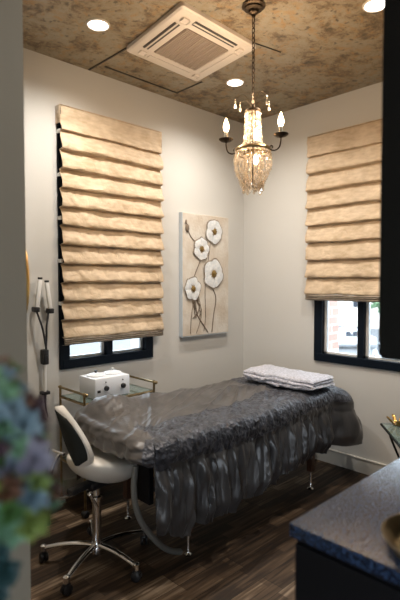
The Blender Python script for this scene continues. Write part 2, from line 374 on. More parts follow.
wall_open('wall_left', 'x', .6, XR, YF, YF + WT, LW)
wall_open('wall_right', 'y', YB, YF + WT, XR, XR + .12, RW)
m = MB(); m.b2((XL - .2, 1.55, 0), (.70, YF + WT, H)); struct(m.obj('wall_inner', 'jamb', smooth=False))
m = MB(); m.b2((XL - .2, YB - .2, 0), (XR + WT, YB, H)); struct(m.obj('wall_rear', 'wall', smooth=False))
m = MB()
m.b2((XL - .2, YB, 0), (XL, -.9, H)); m.b2((XL - .2, -.1, 0), (XL, 1.55, H)); m.b2((XL - .2, -.9, 2.1), (XL, -.1, H))  # the opening is added, out of view, to let fill daylight in
struct(m.obj('wall_entry', 'wall', smooth=False))
m = MB()
for (p, q) in (((XR - .014, YB, 0), (XR, YF, .105)), ((.70, YF - .014, 0), (XR, YF, .105))): m.b2(p, q)
m.b2((XR - .018, YB, .105), (XR, YF, .118), .003); m.b2((.70, YF - .018, .105), (XR, YF, .118), .003)
struct(m.obj('baseboard_right', 'base', smooth=False))

# ceiling panel seams
def seam(name, a, b, wd=.010):
    a = Vector((*a, H - .003)); b = Vector((*b, H - .003)); d = b - a
    m = MB(); m.box((a + b) / 2, (d.length, wd, .006), rz=math.atan2(d.y, d.x)); return struct(m.obj(name, 'acdark', smooth=False))
seam('trim_1', (1.90, 2.905), (2.575, 2.91)); seam('trim_2', (2.565, 2.91), (2.56, 2.62)); seam('trim_3', (1.845, 3.03), (1.85, 2.58)); seam('trim_4', (2.39, 1.97), (2.60, 1.93), .005)

# windows
def window(name, axis, o, plane, out):
    u0, u1, z0, z1 = o
    root = None; m = MB(); g = MB(); inner = MB()
    def bb(mm, a, b, za, zb, d0, d1, bev=.004):
        if axis == 'x': mm.b2((a, plane + d0, za), (b, plane + d1, zb), bev)
        else: mm.b2((plane + d0, a, za), (plane + d1, b, zb), bev)
    e = .02; t = .055
    bb(m, u0 - e, u0 + t, z0 - e, z1 + e, -.016, .07); bb(m, u1 - t, u1 + e, z0 - e, z1 + e, -.016, .07)
    bb(m, u0, u1, z0 - e, z0 + t - .01, -.018, .07); bb(m, u0, u1, z1 - t, z1 + e, -.016, .07)
    c = (u0 + u1) / 2; bb(m, c - .026, c + .026, z0, z1, -.010, .07)
    bb(m, u0, u1, 1.72, 1.77, -.005, .07)
    fr = m.obj(name, 'navy', smooth=False); struct(fr)
    s = MB()
    for a, b in ((u0 + t, c - .026), (c + .026, u1 - t)):
        bb(s, a, a + .022, z0 + .045, z1 - t, .03, .06, 0); bb(s, b - .022, b, z0 + .045, z1 - t, .03, .06, 0); bb(s, a, b, z0 + .045, z0 + .06, .03, .06, 0)
    s.obj('sash', 'whiteplastic', fr, smooth=False)
    bb(g, u0 + t, c - .026, z0 + .04, z1 - t, .042, .046, 0); bb(g, c + .026, u1 - t, z0 + .04, z1 - t, .042, .046, 0)
    g.obj('pane', 'glass', fr, smooth=False)
    return fr
window('window_1', 'x', LW, YF, 1)
window('window_2', 'y', RW, XR, 1)
for nm, loc, rot, sx, sy in (('window_daylight', (sum(LW[:2]) / 2, YF + WT + .02, (LW[2] + LW[3]) / 2), (R(-90), 0, 0), LW[1] - LW[0], LW[3] - LW[2]),
                             ('window_daylight', (XR + WT + .02, sum(RW[:2]) / 2, (RW[2] + RW[3]) / 2), (0, R(90), 0), RW[3] - RW[2], RW[1] - RW[0]),
                             ('added_opening_daylight', (XL - .25, -.5, 1.05), (0, R(-90), 0), 2.1, .8)):  # last portal serves the added fill opening
    l = light(nm, 'AREA', loc, 1, (1, 1, 1), rot, shape='RECTANGLE', size=sx, size_y=sy); l.data.cycles.is_portal = True

# ------------------------------------------------------------------ roman blinds
def blind(label, axis, u0, u1, plane, ztop, zbot, seed, folds):
    """axis x: hangs on the wall y=plane, out = -y; axis y: wall x=plane, out=-x"""
    def P(u, d, z): return (u, plane - d, z) if axis == 'x' else (plane - d, u, z)
    th = thing('roman_blind', label, 'blind', P((u0 + u1) / 2, 0, ztop), 'roman blinds of gold linen')
    m = MB(); m.b2(P(u0 + .006, .002, ztop - .055), P(u1 - .006, .055, ztop - .006)); m.obj('headrail', 'bronze', th, smooth=False)
    m = MB()
    for z in [ztop - .07] + [ztop - .16 - i * (ztop - .16 - zbot) / 5 for i in range(5)]:
        for u in (u0 + .002, u1 - .014):
            m = MB(); m.b2(P(u, .004, z - .02), P(u + .014, .05, z + .004), .002); m.obj('side_clip', 'whiteplastic', th, smooth=False)
    prof = [(.050, ztop), (.064, ztop - .008)]
    vz = ztop - .165                                   # flat valance first
    for k in range(1, 9): prof.append((.066 + .004 * math.sin(k), ztop - .008 - (vz - ztop + .008) * -k / 8))
    hem = zbot + .045; n = folds; hh = (vz - hem) / n
    for i in range(n):
        z0 = vz - i * hh
        for t, d, dz in ((0, .072, 0), (.015, .052, 0), (.04, .042, 0), (.09, .050, 0), (.22, .060, 0), (.40, .068, 0), (.60, .076, 0), (.78, .083, 0), (.90, .087, 0), (.975, .084, 0)):
            prof.append((d + .0, z0 - t * hh + dz * 0))
    nu = 90; pts = []
    for iu in range(nu + 1):
        u = u0 + (u1 - u0) * iu / nu; row = []
        for k, (d, z) in enumerate(prof):
            a = seed * 13.7
            sag = .006 * nz(u * 4 + a, z * 3) + .004 * nz(u * 11 + a, z * 9)
            w_ = .009 * nz(u * 7 + a, z * 16, 3) + .005 * nz(u * 26 + a, z * 30, 7)
            # soft diagonal creases
            cr = .012 * max(0, nz((u + z * .6) * 16 + a, (z - u * .2) * 8, 11))
            edge = .003 * math.sin(z * 55 + seed) * max(0, 1 - min(u - u0, u1 - u) / .06)
            f = 1 if k > 2 else 0
            row.append(P(u + f * (edge + .003 * nz(z * 30, u)) * (1 if u < (u0 + u1) / 2 else -1), d + f * (w_ + cr), z + f * sag * (1 if k > 4 else .3)))
        pts.append(row)
    m = MB(); m.grid(pts)
    m.grid([[P(u0 - 0, .0, ztop - .0), P(u0, .0, ztop - .12)], [P(u0, .064, ztop - .0), P(u0, .064, ztop - .12)]])
    m.grid([[P(u1 - 0, .0, ztop - .0), P(u1, .0, ztop - .12)], [P(u1, .064, ztop - .0), P(u1, .064, ztop - .12)]])
    m.grid([[P(u0, .0, ztop), P(u1, .0, ztop)], [P(u0, .064, ztop), P(u1, .064, ztop)]])
    m.obj('shade_fabric', 'linen', th, mods=[('SOLIDIFY', dict(thickness=.002))])
    pts = []
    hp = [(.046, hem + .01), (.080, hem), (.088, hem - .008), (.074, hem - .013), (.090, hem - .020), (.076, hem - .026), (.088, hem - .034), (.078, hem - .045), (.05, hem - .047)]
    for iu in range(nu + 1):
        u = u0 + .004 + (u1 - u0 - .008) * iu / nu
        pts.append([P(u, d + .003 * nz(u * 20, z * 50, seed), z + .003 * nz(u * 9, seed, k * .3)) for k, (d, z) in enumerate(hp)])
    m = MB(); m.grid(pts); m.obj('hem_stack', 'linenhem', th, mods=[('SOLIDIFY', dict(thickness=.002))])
    return th
blind('tall gold linen roman blind over the window left of the flower painting', 'x', 1.592, 2.462, YF, 2.685, 1.075, 1, 11)
blind('gold linen roman blind on the right wall beside the black cabinet', 'y', 1.24, 2.292, XR, 2.705, 1.352, 2, 8)

# ------------------------------------------------------------------ ceiling fixtures
def downlight(loc, label):
    th = thing('downlight', label, 'ceiling light', loc, 'round recessed ceiling lights')
    m = MB(); m.lathe([(.057, -.001), (.057, -.008), (.063, -.010), (.069, -.004), (.069, 0)], loc, 40, cap=False); m.obj('trim_ring', 'trimwhite', th)
    m = MB(); m.lathe([(.0001, -.006), (.040, -.007), (.0585, -.004)], loc, 36, cap=False); m.obj('lens', 'downlens', th)
    return th
d0 = downlight((1.565, 2.465, H), 'lit round downlight left of the air conditioner')
dl = ['lit round downlight just left of the chandelier chain, nearest the room corner', 'lit round downlight at the black cabinet, top right of the photo']
for (x, y), l in zip(SPOTS[1:3], dl): copy_thing(d0, 'downlight', (x, y, H), l)
for (x, y), l in zip(SPOTS[3:], ('added unseen downlight above the stretch of floor before the counter', 'added unseen downlight near the grey inner wall at the entry', 'added unseen downlight nearest the added entry opening')): copy_thing(d0, 'downlight', (x, y, H), l)  # out of view, added to brighten the entry side

# AC cassette
ac = thing('air_conditioner', 'square beige ceiling cassette air conditioner with brown centre grille', 'air conditioner', (2.128, 2.278, H))
A_ = 0; AC = Vector((2.128, 2.278, H))
def ap(x, y, z): return Vector((x, y, z))
def acfix(m):
    for v in m.bm.verts: x, y, z = v.co; v.co = AC + Vector((x * 1.02 + y * .13, x * .04 + y * .985, z))
    return m
S = .322
m = MB()
def sqring(profile):
    rows = []
    for h, z in profile:
        pts = []
        for cx, cy, a0 in ((1, 1, 0), (-1, 1, 90), (-1, -1, 180), (1, -1, 270)):
            r_ = .02
            for k in range(5):
                a = R(a0 + k * 22.5); pts.append(ap(cx * (h - r_) + r_ * math.cos(a), cy * (h - r_) + r_ * math.sin(a), z))
        rows.append(pts)
    m.grid(rows, cyc_v=True)
sqring([(S, 0), (S, -.022), (S - .012, -.030), (.190, -.036), (.186, -.028), (.180, -.028)])
acfix(m).obj('body', 'acplastic', ac, smooth=False)
m = MB(); m.box(ap(0, 0, -.029), (.37, .37, .006), rz=A_); acfix(m).obj('grille', 'acgrille', ac, smooth=False)
g = MB()
for i in range(24): g.box(ap(0, -.172 + i * .015, -.034), (.36, .005, .006), rz=A_)
for i in range(9): g.box(ap(-.17 + i * .0425, 0, -.035), (.006, .36, .006), rz=A_)
acfix(g).obj('grille_bars', 'acbar', ac, smooth=False)
for k in range(4):
    a = k * PI / 2; v = MB(); x, y = .252 * math.cos(a), .252 * math.sin(a)
    v.box(ap(x, y, -.033), (.042, .36, .006), rz=A_ + a); o = acfix(v).obj('air_slot', 'acdark', ac, smooth=False)
    v = MB(); v.box(ap(x * 1.0, y * 1.0, -.037), ((.012 if k in (2, 3) else .046), .365, .003), rz=A_ + a, bev=.001); acfix(v).obj('louvre', 'acplastic', ac, smooth=False)
    v = MB(); a2 = a + PI / 4; v.box(ap(.335 * math.cos(a2), .335 * math.sin(a2), -.037), (.05, .05, .002), rz=A_, bev=.008); acfix(v).obj('corner_cap', 'acplastic', ac, smooth=False)

# ------------------------------------------------------------------ chandelier
CX, CY = 2.062, 1.712
RT = Vector((.718, -.696, 0)); FW = Vector((.696, .718, 0))
ch = thing('chandelier', 'lit antique bronze chandelier with crystal strands and two candle arms', 'chandelier', (CX, CY, H))
c = Vector((CX, CY, 0))
def cp(a, b, z): return c + RT * a + FW * b + Vector((0, 0, z))
m = MB(); m.lathe([(.0001, -.0), (.062, 0), (.064, -.010), (.052, -.016), (.050, -.024), (.030, -.030), (.026, -.044), (.012, -.052), (.008, -.066), (.0001, -.068)], (CX, CY, H), 32, cap=False); m.obj('canopy', 'bronze', ch)
m = MB(); z = H - .066; i = 0
while z > 2.47:
    pts = [(CX + (.0085 * math.cos(a) if i % 2 else 0), CY + (0 if i % 2 else .0085 * math.cos(a)), z - .015 + .017 * math.sin(a)) for a in [2 * PI * k / 14 for k in range(14)]]
    m.tube(pts, .0024, 6, closed=True); z -= .0265; i += 1
m.tube([(CX + .004, CY, H - .05), (CX + .006, CY, 2.8), (CX - .003, CY + .002, 2.6), (CX, CY, 2.44)], .0016, 6)
m.obj('chain', 'bronze', ch)
m = MB(); m.lathe([(.0001, 2.475), (.009, 2.47), (.012, 2.455), (.007, 2.45), (.020, 2.448), (.040, 2.442), (.043, 2.434), (.038, 2.428), (.0001, 2.43)], (CX, CY, 0), 28, cap=False)
m.tube([(CX, CY, 2.44), (CX, CY, 2.02)], .004, 8); m.obj('stem', 'bronze', ch)
def ringm(r, z, h=.012, t=.004):
    m.lathe([(r - t, z - h / 2), (r, z - h / 2 - .002), (r + t, z), (r, z + h / 2 + .002), (r - t, z + h / 2)], (CX, CY, 0), 40, cap=False)
m = MB(); ringm(.094, 2.226, .014); ringm(.088, 2.205, .005)
for k in range(3):
    a = k * PI / 3; m.tube([cp(.092 * math.cos(a), .092 * math.sin(a), 2.222), cp(-.092 * math.cos(a), -.092 * math.sin(a), 2.222)], .0028, 6)
m.obj('ring', 'brass', ch)
# arms with cup, sleeve and bulb
for s in (-1, 1):
    zc = 2.290
    m = MB(); m.tube(bez([cp(s * .081, s * .081 * -.33, 2.224), cp(s * .111, s * .111 * -.33, 2.214), cp(s * .135, s * .135 * -.33, 2.228), cp(s * .144, s * .144 * -.33, 2.262), cp(s * .144, s * .144 * -.33, zc)], 8), .0038, 8)
    m.tube(bez([cp(s * .084, s * .084 * -.33, 2.232), cp(s * .096, s * .096 * -.33, 2.242), cp(s * .103, s * .103 * -.33, 2.232), cp(s * .097, s * .097 * -.33, 2.225)], 6), .003, 6)
    arm = m.obj('arm', 'bronze', ch)
    m = MB(); p = cp(s * .144, s * .144 * -.33, zc); m.lathe([(.004, -.014), (.010, -.010), (.030, -.004), (.040, .004), (.041, .008), (.034, .006), (.016, .004), (.012, .010), (.0135, .014), (.0001, .015)], p, 28, cap=False); m.obj('drip_cup', 'bronze', arm)
    m = MB(); m.lathe([(.0105, .012), (.0105, .046), (.0001, .047)], p, 18, cap=False); m.obj('candle_sleeve', 'candle', arm)
    m = MB(); m.lathe([(.007, .046), (.013, .056), (.0165, .070), (.0155, .084), (.010, .102), (.004, .118), (.0001, .124)], p, 18, cap=False); m.obj('bulb', 'bulb', arm)
    light('candle_glow', 'POINT', p + Vector((0, 0, .145)), 5.5, WARM, shadow_soft_size=.02)
for z in (2.30, 2.165):
    m = MB(); m.lathe([(.006, -.02), (.012, -.008), (.016, .008), (.013, .022), (.006, .038), (.0001, .044)], (CX + .012, CY - .01, z), 16, cap=False); m.obj('inner_bulb', 'bulbdim', ch)
    light('inner_glow', 'POINT', (CX, CY, z + .07), .45, WARM, shadow_soft_size=.015)
def bead(m, p, r, sy=1.0):
    q = bmesh.ops.create_icosphere(m.bm, subdivisions=1, radius=r)
    bmesh.ops.transform(m.bm, matrix=Matrix.Translation(p) @ Matrix.Rotation(random.random() * 3, 4, 'Z') @ Matrix.Diagonal((1, 1, sy, 1)), verts=q['verts'])
NS = 12
for k in range(NS):
    a = 2 * PI * k / NS; m = MB(); n = 14
    for j in range(n):
        t = j / (n - 1); r = .036 + .012 * t + .012 * t ** 6 + .002 * math.sin(k * 2.3)
        z = 2.436 - t * .205
        bead(m, cp(r * math.cos(a), r * math.sin(a), z), .0056 + .0024 * (j % 2), .92)
    m.obj('crystal_strand', 'crystal', ch, smooth=False)
NS = 26
for k in range(NS):
    a = 2 * PI * (k + .5) / NS; m = MB(); n = 15 + (k % 3)
    for j in range(n):
        t = j / (n - 1)
        r = .092 * math.cos(t * 1.2) ** .55 + .012 * math.sin(PI * min(1, t * 1.3))
        z = 2.212 - t * (.180 + .014 * (k % 3)) + random.uniform(-.002, .002)
        bead(m, cp(r * math.cos(a), r * math.sin(a), z), random.uniform(.0055, .0100) * (1 if j < n - 1 else 1.3), 1 if j < n - 1 else 1.7)
    m.obj('basket_strand', 'crystal', ch, smooth=False)
for a in range(10):      # inner cascade
    m = MB(); an = a * 2 * PI / 10
    for j in range(9): bead(m, cp(.045 * math.cos(an), .045 * math.sin(an), 2.19 - j * .020), .008, 1.2)
    m.obj('inner_strand', 'crystal', ch, smooth=False)
# tall wires with hanging drops round the crown
for k, (a, zt) in enumerate(((-.094, 2.485), (-.074, 2.435), (-.008, 2.475), (.078, 2.50), (.080, 2.44))):
    b = (.04, -.05, -.06, .03, -.05)[k]
    m = MB(); m.tube(bez([cp(0, 0, 2.45), cp(a * .5, b * .5, zt + .045), cp(a, b, zt + .03)], 6), .0008, 4); wv = m.obj('drop_wire', 'bronze', ch)
    m = MB(); bead(m, cp(a, b, zt + .028), .0042); bead(m, cp(a, b, zt + .013), .005, 1.3); bead(m, cp(a, b, zt - .010), .0078, 1.6); m.obj('crystal_drop', 'crystal', wv, smooth=False)

# ------------------------------------------------------------------ canvas
cv = thing('flower_painting', 'tall unframed canvas painting of four white poppies between the windows', 'painting', (2.99, YF, 1.04))
m = MB(); m.b2((2.705, YF - .042, 1.042), (3.268, YF - .001, 2.083), .003); m.obj('canvas', 'canvas', cv, smooth=False)
m = MB(); m.b2((2.699, YF - .040, 1.040), (2.705, YF - .001, 2.085)); m.b2((2.699, YF - .04, 1.036), (3.268, YF - .001, 1.042)); m.obj('canvas_side', 'canvasedge', cv, smooth=False)
CYP = YF - .043
def flower(x, z, r, n, rot, seed):
    rnd = random.Random(seed)
    f = None
    ol = MB(); pm = MB()
    for k in range(n):
        a0 = rot + k * 2 * PI / n; wd = 2 * PI / n * .62
        for mm, g, dy in ((ol, 1.06, 0.0), (pm, .97, -.0035)):
            rows = []
            for i in range(7):
                t = i / 6; row = []
                for j in range(15):
                    u = j / 14 * 2 - 1; aa = a0 + u * wd * (.35 + .65 * t ** .6)
                    rr = r * g * t * (1 - .22 * u * u * u * u - .05 * math.sin(u * 5 + seed + k * 2))
                    row.append((x + rr * math.cos(aa), CYP + dy - .003 - .008 * math.sin(t * PI * .8) * (1 - u * u * .6) - .0016 * (k % 2) , z + rr * math.sin(aa) * 1.06))
                rows.append(row)
            mm.grid(rows)
    f = pm.obj('flower', 'petal', cv); ol.obj('petal_outline', 'petaledge', f)
    m = MB(); m.ball((x + .004, CYP - .014, z), r * .24, 2, (1, .35, 1.15))
    for k in range(16):
        a = rnd.random() * 6.28; q = r * rnd.uniform(.2, .34); m.ball((x + q * math.cos(a), CYP - .014, z + q * math.sin(a)), .0045, 1)
    m.obj('flower_centre', 'pollen', f)
flower(3.07, 1.945, .102, 4, .5, 1); flower(2.915, 1.787, .092, 5, 1.2, 2); flower(3.062, 1.575, .122, 4, 1.0, 3); flower(2.812, 1.445, .094, 5, .2, 4)
def stem(pts, r): m = MB(); m.tube(bez([(x, CYP - .002, z) for x, z in pts], 8), r, 6); return m.obj('flower_stem', 'stem', cv)
stem([(2.915, 1.70), (2.86, 1.60), (2.83, 1.54)], .004); stem([(3.03, 1.84), (2.99, 1.62), (2.965, 1.45), (2.97, 1.2), (2.95, 1.07)], .003)
stem([(3.06, 1.45), (3.10, 1.35), (3.07, 1.2), (3.05, 1.06)], .0045); stem([(2.82, 1.37), (2.87, 1.22), (2.95, 1.12), (3.0, 1.06)], .005); stem([(2.83, 1.36), (2.80, 1.2), (2.79, 1.06)], .003)
stem([(2.86, 1.36), (2.92, 1.26), (2.90, 1.15), (2.86, 1.06)], .003); stem([(2.875, 1.83), (2.80, 1.88), (2.76, 1.94)], .004)
for k in range(9): stem([(2.80 + k * .011, 1.37), (2.84 + k * .008 + random.uniform(-.03, .03), 1.27), (2.83 + random.uniform(-.05, .09), 1.19)], .0028)
m = MB(); m.ball((2.752, CYP - .006, 1.955), .028, 2, (.75, .4, 1.35)); m.ball((2.738, CYP - .006, 2.005), .015, 2, (.6, .4, 1.4)); m.obj('bud', 'stem', cv)

# ------------------------------------------------------------------ round mirror past the jamb
mi = thing('round_mirror', 'gold rimmed round mirror peeking past the grey wall edge', 'mirror', (.70, 1.83, 1.50))
m = MB(); pts = [(.715, 1.822 + .235 * math.cos(a), 1.508 + .235 * math.sin(a)) for a in [2 * PI * k / 48 for k in range(48)]]; m.tube(pts, .013, 8, closed=True); m.obj('rim', 'gold', mi)
m = MB(); m.lathe([(.0001, .006), (.23, .006), (.23, 0)], (.702, 1.822, 1.508), 48, axis=(1, 0, 0)); m.obj('mirror_glass', 'chrome', mi)

# ------------------------------------------------------------------ wall bracket with two wands
wb = thing('wand_holder', 'two white wands on black clips with cable, on left wall by the blind', 'wall holder', (1.5, YF, 1.0))
Y0 = YF - .03
for x0, z0, x1, z1 in ((1.443, 1.520, 1.415, 1.325), (1.488, 1.500, 1.514, 1.312)):
    m = MB(); d = Vector((x1 - x0, 0, z1 - z0)); cc = Vector(((x0 + x1) / 2, Y0 - .02, (z0 + z1) / 2))
    m.box(cc, (.026, .022, d.length), ry=math.atan2(d.x, d.z) + PI, bev=.005); hd = m.obj('wand', 'whiteplastic', wb)
    m = MB(); m.box((x1, Y0 - .01, z1), (.034, .06, .034), bev=.006); m.obj('clip', 'rubber', hd)
    m = MB(); m.box((x0, Y0 - .02, z0 + .008), (.026, .02, .014), bev=.003); m.obj('end_cap', 'rubber', hd)
m = MB(); m.tube(bez([(1.417, Y0 - .02, 1.31), (1.445, Y0 - .03, 1.22), (1.465, Y0 - .03, 1.13), (1.480, Y0 - .02, 1.06)], 10), .007, 8)
m.tube(bez([(1.498, Y0 - .02, 1.30), (1.480, Y0 - .03, 1.22), (1.478, Y0 - .03, 1.16), (1.478, Y0 - .02, 1.06)], 10), .007, 8); m.obj('cable', 'rubber', wb)
m = MB(); m.box((1.480, Y0 + .005, 1.005), (.040, .05, .10), bev=.006); m.box((1.480, Y0 - .022, 1.0), (.018, .006, .03)); m.obj('control_box', 'rubber', wb)
m = MB(); m.tube([(1.479, Y0, .96), (1.477, Y0, .76)], .010, 10); m.obj('white_tube', 'whiteplastic', wb)
m = MB(); m.box((1.477, Y0 + .002, .765), (.055, .05, .022), bev=.005); m.tube(bez([(1.477, Y0, .76), (1.479, Y0, .68), (1.494, Y0, .60)], 8), [.010 - .0004 * k for k in range(17)], 8); m.obj('nozzle', 'rubber', wb)

# ------------------------------------------------------------------ brass cart behind the bed and wax warmer
ct = thing('brass_cart', 'brass trolley with a glass top under the left window', 'cart', (1.85, 2.80, 0))
x0, x1, y0, y1, zt = 1.575, 2.135, 2.675, 2.985, .735
for x in (x0, x1):
    for y in (y0, y1):
        m = MB(); m.tube([(x, y, .03), (x, y, .785)], .008, 10); m.lathe([(.009, 0), (.012, .008), (.008, .018), (.0001, .022)], (x, y, .785), 14); lg = m.obj('post', 'brass', ct)
        m = MB(); m.lathe([(.0001, -.02), (.02, -.02), (.025, 0), (.02, .02), (.0001, .02)], (x, y, .0251), 16, axis=(0, 1, 0), cap=False); m.obj('caster', 'rubber', lg)
for z in (zt - .008, .30):
    m = MB()
    for a, b in (((x0, y0), (x1, y0)), ((x1, y0), (x1, y1)), ((x1, y1), (x0, y1)), ((x0, y1), (x0, y0))): m.tube([(*a, z), (*b, z)], .008, 8)
    m.obj('shelf_frame', 'brass', ct)
    m = MB(); m.b2((x0, y0, z + .004), (x1, y1, z + .010)); m.obj('glass_shelf', 'glasstop', ct, smooth=False)
for x in (x0, x1):
    m = MB(); m.tube([(x, y0 - .02, .792), (x, y1 + .02, .792)], .008, 10); m.ball((x, y0 - .025, .792), .013, 2); m.obj('rail', 'brass', ct)
ww = thing('wax_warmer', 'white box wax warmer with two round lidded pots on the brass cart', 'wax warmer', (1.80, 2.79, zt + .002))
m = MB(); m.box((1.80, 2.79, zt + .072), (.275, .20, .135), bev=.008); m.obj('body', 'appl', ww)
for x in (1.735, 1.868):
    m = MB(); m.lathe([(.060, 0), (.063, .006), (.056, .012), (.030, .019), (.0001, .021)], (x, 2.795, zt + .139), 32); lid = m.obj('pot_lid', 'appl', ww)
    m = MB(); m.lathe([(.005, 0), (.005, .008), (.011, .012), (.011, .018), (.0001, .021)], (x, 2.795, zt + .158), 16); m.obj('lid_knob', 'rubber' if x < 1.8 else 'whiteplastic', lid)
    m = MB(); m.lathe([(.017, 0), (.016, .014), (.012, .018), (.0001, .018)], (x + .012, 2.69, zt + .070), 18, axis=(0, -1, 0)); m.obj('dial', 'rubber', ww)
    m = MB(); m.lathe([(.005, 0), (.004, .004), (.0001, .004)], (x + .01, 2.69, zt + .110), 12, axis=(0, -1, 0)); m.obj('indicator', 'rubber', ww)
m = MB(); m.box((1.692, 2.689, zt + .055), (.022, .006, .016), bev=.001); m.obj('switch', 'rubber', ww)
# slim stand
fs = thing('floor_stand', 'slim chrome floor stand with black foot left of the white stool', 'stand', (1.36, 2.76, 0))
m = MB(); m.tube(bez([(1.36, 2.76, .06), (1.36, 2.76, .32), (1.365, 2.77, .42), (1.39, 2.79, .47)], 8), .007, 8); m.obj('pole', 'chrome', fs)
m = MB(); m.lathe([(.016, 0), (.018, .01), (.014, .07), (.008, .085)], (1.36, 2.76, 0), 16); m.obj('foot', 'rubber', fs)

# ------------------------------------------------------------------ treatment bed
bx0, bx1, by0, by1, bt = 1.45, 3.15, 1.87, 2.53, .700
tb = thing('treatment_bed', 'massage table with dark wooden legs beneath the grey bedspread', 'massage table', (2.3, 2.2, 0))
m = MB(); m.b2((bx0, by0, bt - .10), (bx1, by1, bt), .02); m.obj('padded_top', 'black', tb)
m = MB(); m.b2((1.70, by0 + .03, bt - .18), (bx1 - .04, by0 + .05, bt - .1)); m.b2((1.70, by1 - .05, bt - .18), (bx1 - .04, by1 - .03, bt - .1)); m.b2((1.70, by0 + .03, bt - .18), (1.72, by1 - .03, bt - .1)); m.b2((bx1 - .06, by0 + .03, bt - .2), (bx1 - .04, by1 - .03, bt - .1)); m.obj('apron', 'wood', tb, smooth=False)
for x in (1.765, 2.975):
    for y in (1.915, 2.48):
        m = MB(); m.b2((x - .022, y - .022, .135), (x + .022, y + .022, bt - .1), .004); lg = m.obj('leg', 'wood', tb, smooth=False)
        m = MB(); m.lathe([(.020, 0), (.022, .006), (.012, .014), (.009, .02), (.009, .14)], (x, y, 0), 20); plab(m.obj('foot', 'chrome', lg), 'chrome screw foot')
    m = MB(); m.b2((x - .012, 1.93, .30), (x + .012, 2.49, .34)); m.obj('stretcher', 'wood', tb, smooth=False)
m = MB(); m.b2((1.50, 1.92, .36), (1.53, 2.03, .60), .005); m.obj('underbed_shade', 'dark', tb, smooth=False)  # dark panel standing in for the darkness under the bed

# bedspread --------------------------------------------------------
bs = thing('bedspread', 'rumpled grey satin bedspread with ruched border draped over the massage table', 'bedspread', (2.3, 2.2, bt))
ex0, ex1, ey0, ey1 = bx0 - .02, bx1 + .02, by0 - .02, by1 + .02
rc = .10; NP = 760
peri = []
segs = [('n', (ex0 + rc, ey0), (ex1 - rc, ey0)), ('c', (ex1 - rc, ey0 + rc), -90), ('e', (ex1, ey0 + rc), (ex1, ey1 - rc)), ('c', (ex1 - rc, ey1 - rc), 0), ('f', (ex1 - rc, ey1), (ex0 + rc, ey1)), ('c', (ex0 + rc, ey1 - rc), 90), ('w', (ex0, ey1 - rc), (ex0, ey0 + rc)), ('c', (ex0 + rc, ey0 + rc), 180)]
lens = [(Vector(s[2]) - Vector(s[1])).length if s[0] != 'c' else rc * PI / 2 for s in segs]; tot = sum(lens)
for i in range(NP):
    d = tot * i / NP
    for s, L in zip(segs, lens):
        if d <= L: break
        d -= L
    if s[0] != 'c':
        a, b = Vector(s[1]), Vector(s[2]); p = a.lerp(b, d / L); dr = (b - a).normalized(); n = Vector((dr.y, -dr.x)); side = s[0]
    else:
        a = R(s[2] + 90 * d / L); n = Vector((math.cos(a), math.sin(a))); p = Vector(s[1]) + n * rc; side = 'c'
    peri.append((p, n, tot * i / NP))
TOPN, HANGN = 34, 44
def smooth(t): t = max(0, min(1, t)); return t * t * (3 - 2 * t)
def topz(x, y):
    z = bt + .016
    z += .010 * nz(x * 2.2, y * 3, 1)
    # long diagonal drag wrinkles on the plain part
    u = x * .86 + y * .5; v = -x * .5 + y * .86
    w1 = 1 - abs(nz(u * 1.6, v * 8, 5)) * 3.2; w1 = max(0, w1) ** 1.5
    w2 = 1 - abs(nz(u * 2.4 + 9, v * 15, 8)) * 3.0; w2 = max(0, w2) ** 1.5
    ang = math.atan2(y - 1.78, x - 1.36); dst = math.hypot(y - 1.78, x - 1.36); wr = smooth((2.35 - x) / .6) * smooth((dst - .08) / .25)
    w3 = 1 - abs(nz(ang * 4.4, dst * .9, 21)) * 2.4; w3 = max(0, w3) ** 1.4
    w4 = 1 - abs(nz(ang * 11 + 4, dst * 2.5, 31)) * 2.8; w4 = max(0, w4) ** 1.4
    z += wr * (.017 * w3 + .005 * w4); w1 *= 1 - .8 * wr; w2 *= 1 - .6 * wr
    k = 1 if x < 2.75 else .5
    z += k * (.022 * w1 + .010 * w2)
    # bunched ridge at the foot end by the cart
    z += .085 * math.exp(-((x - 1.62) / .16) ** 2 - ((y - 2.42) / .16) ** 2) + .050 * math.exp(-((x - 1.95) / .25) ** 2 - ((y - 2.46) / .12) ** 2)
    z += .010 * math.exp(-((x - 1.50) / .10) ** 2)
    z += .03 * smooth((x - 2.3) / .5) * math.exp(-((x - 2.95) / .35) ** 2) * .6
    return z
def isband(x, y):
    e = .03 * nz(x * 4, y * 4, 2)
    return (x > ex1 - .40 + e) or (y < ey0 + .20 + e + .06 * smooth((x - 2.2) / .7) and x > ex0 + .06)
rows = []; cls = []
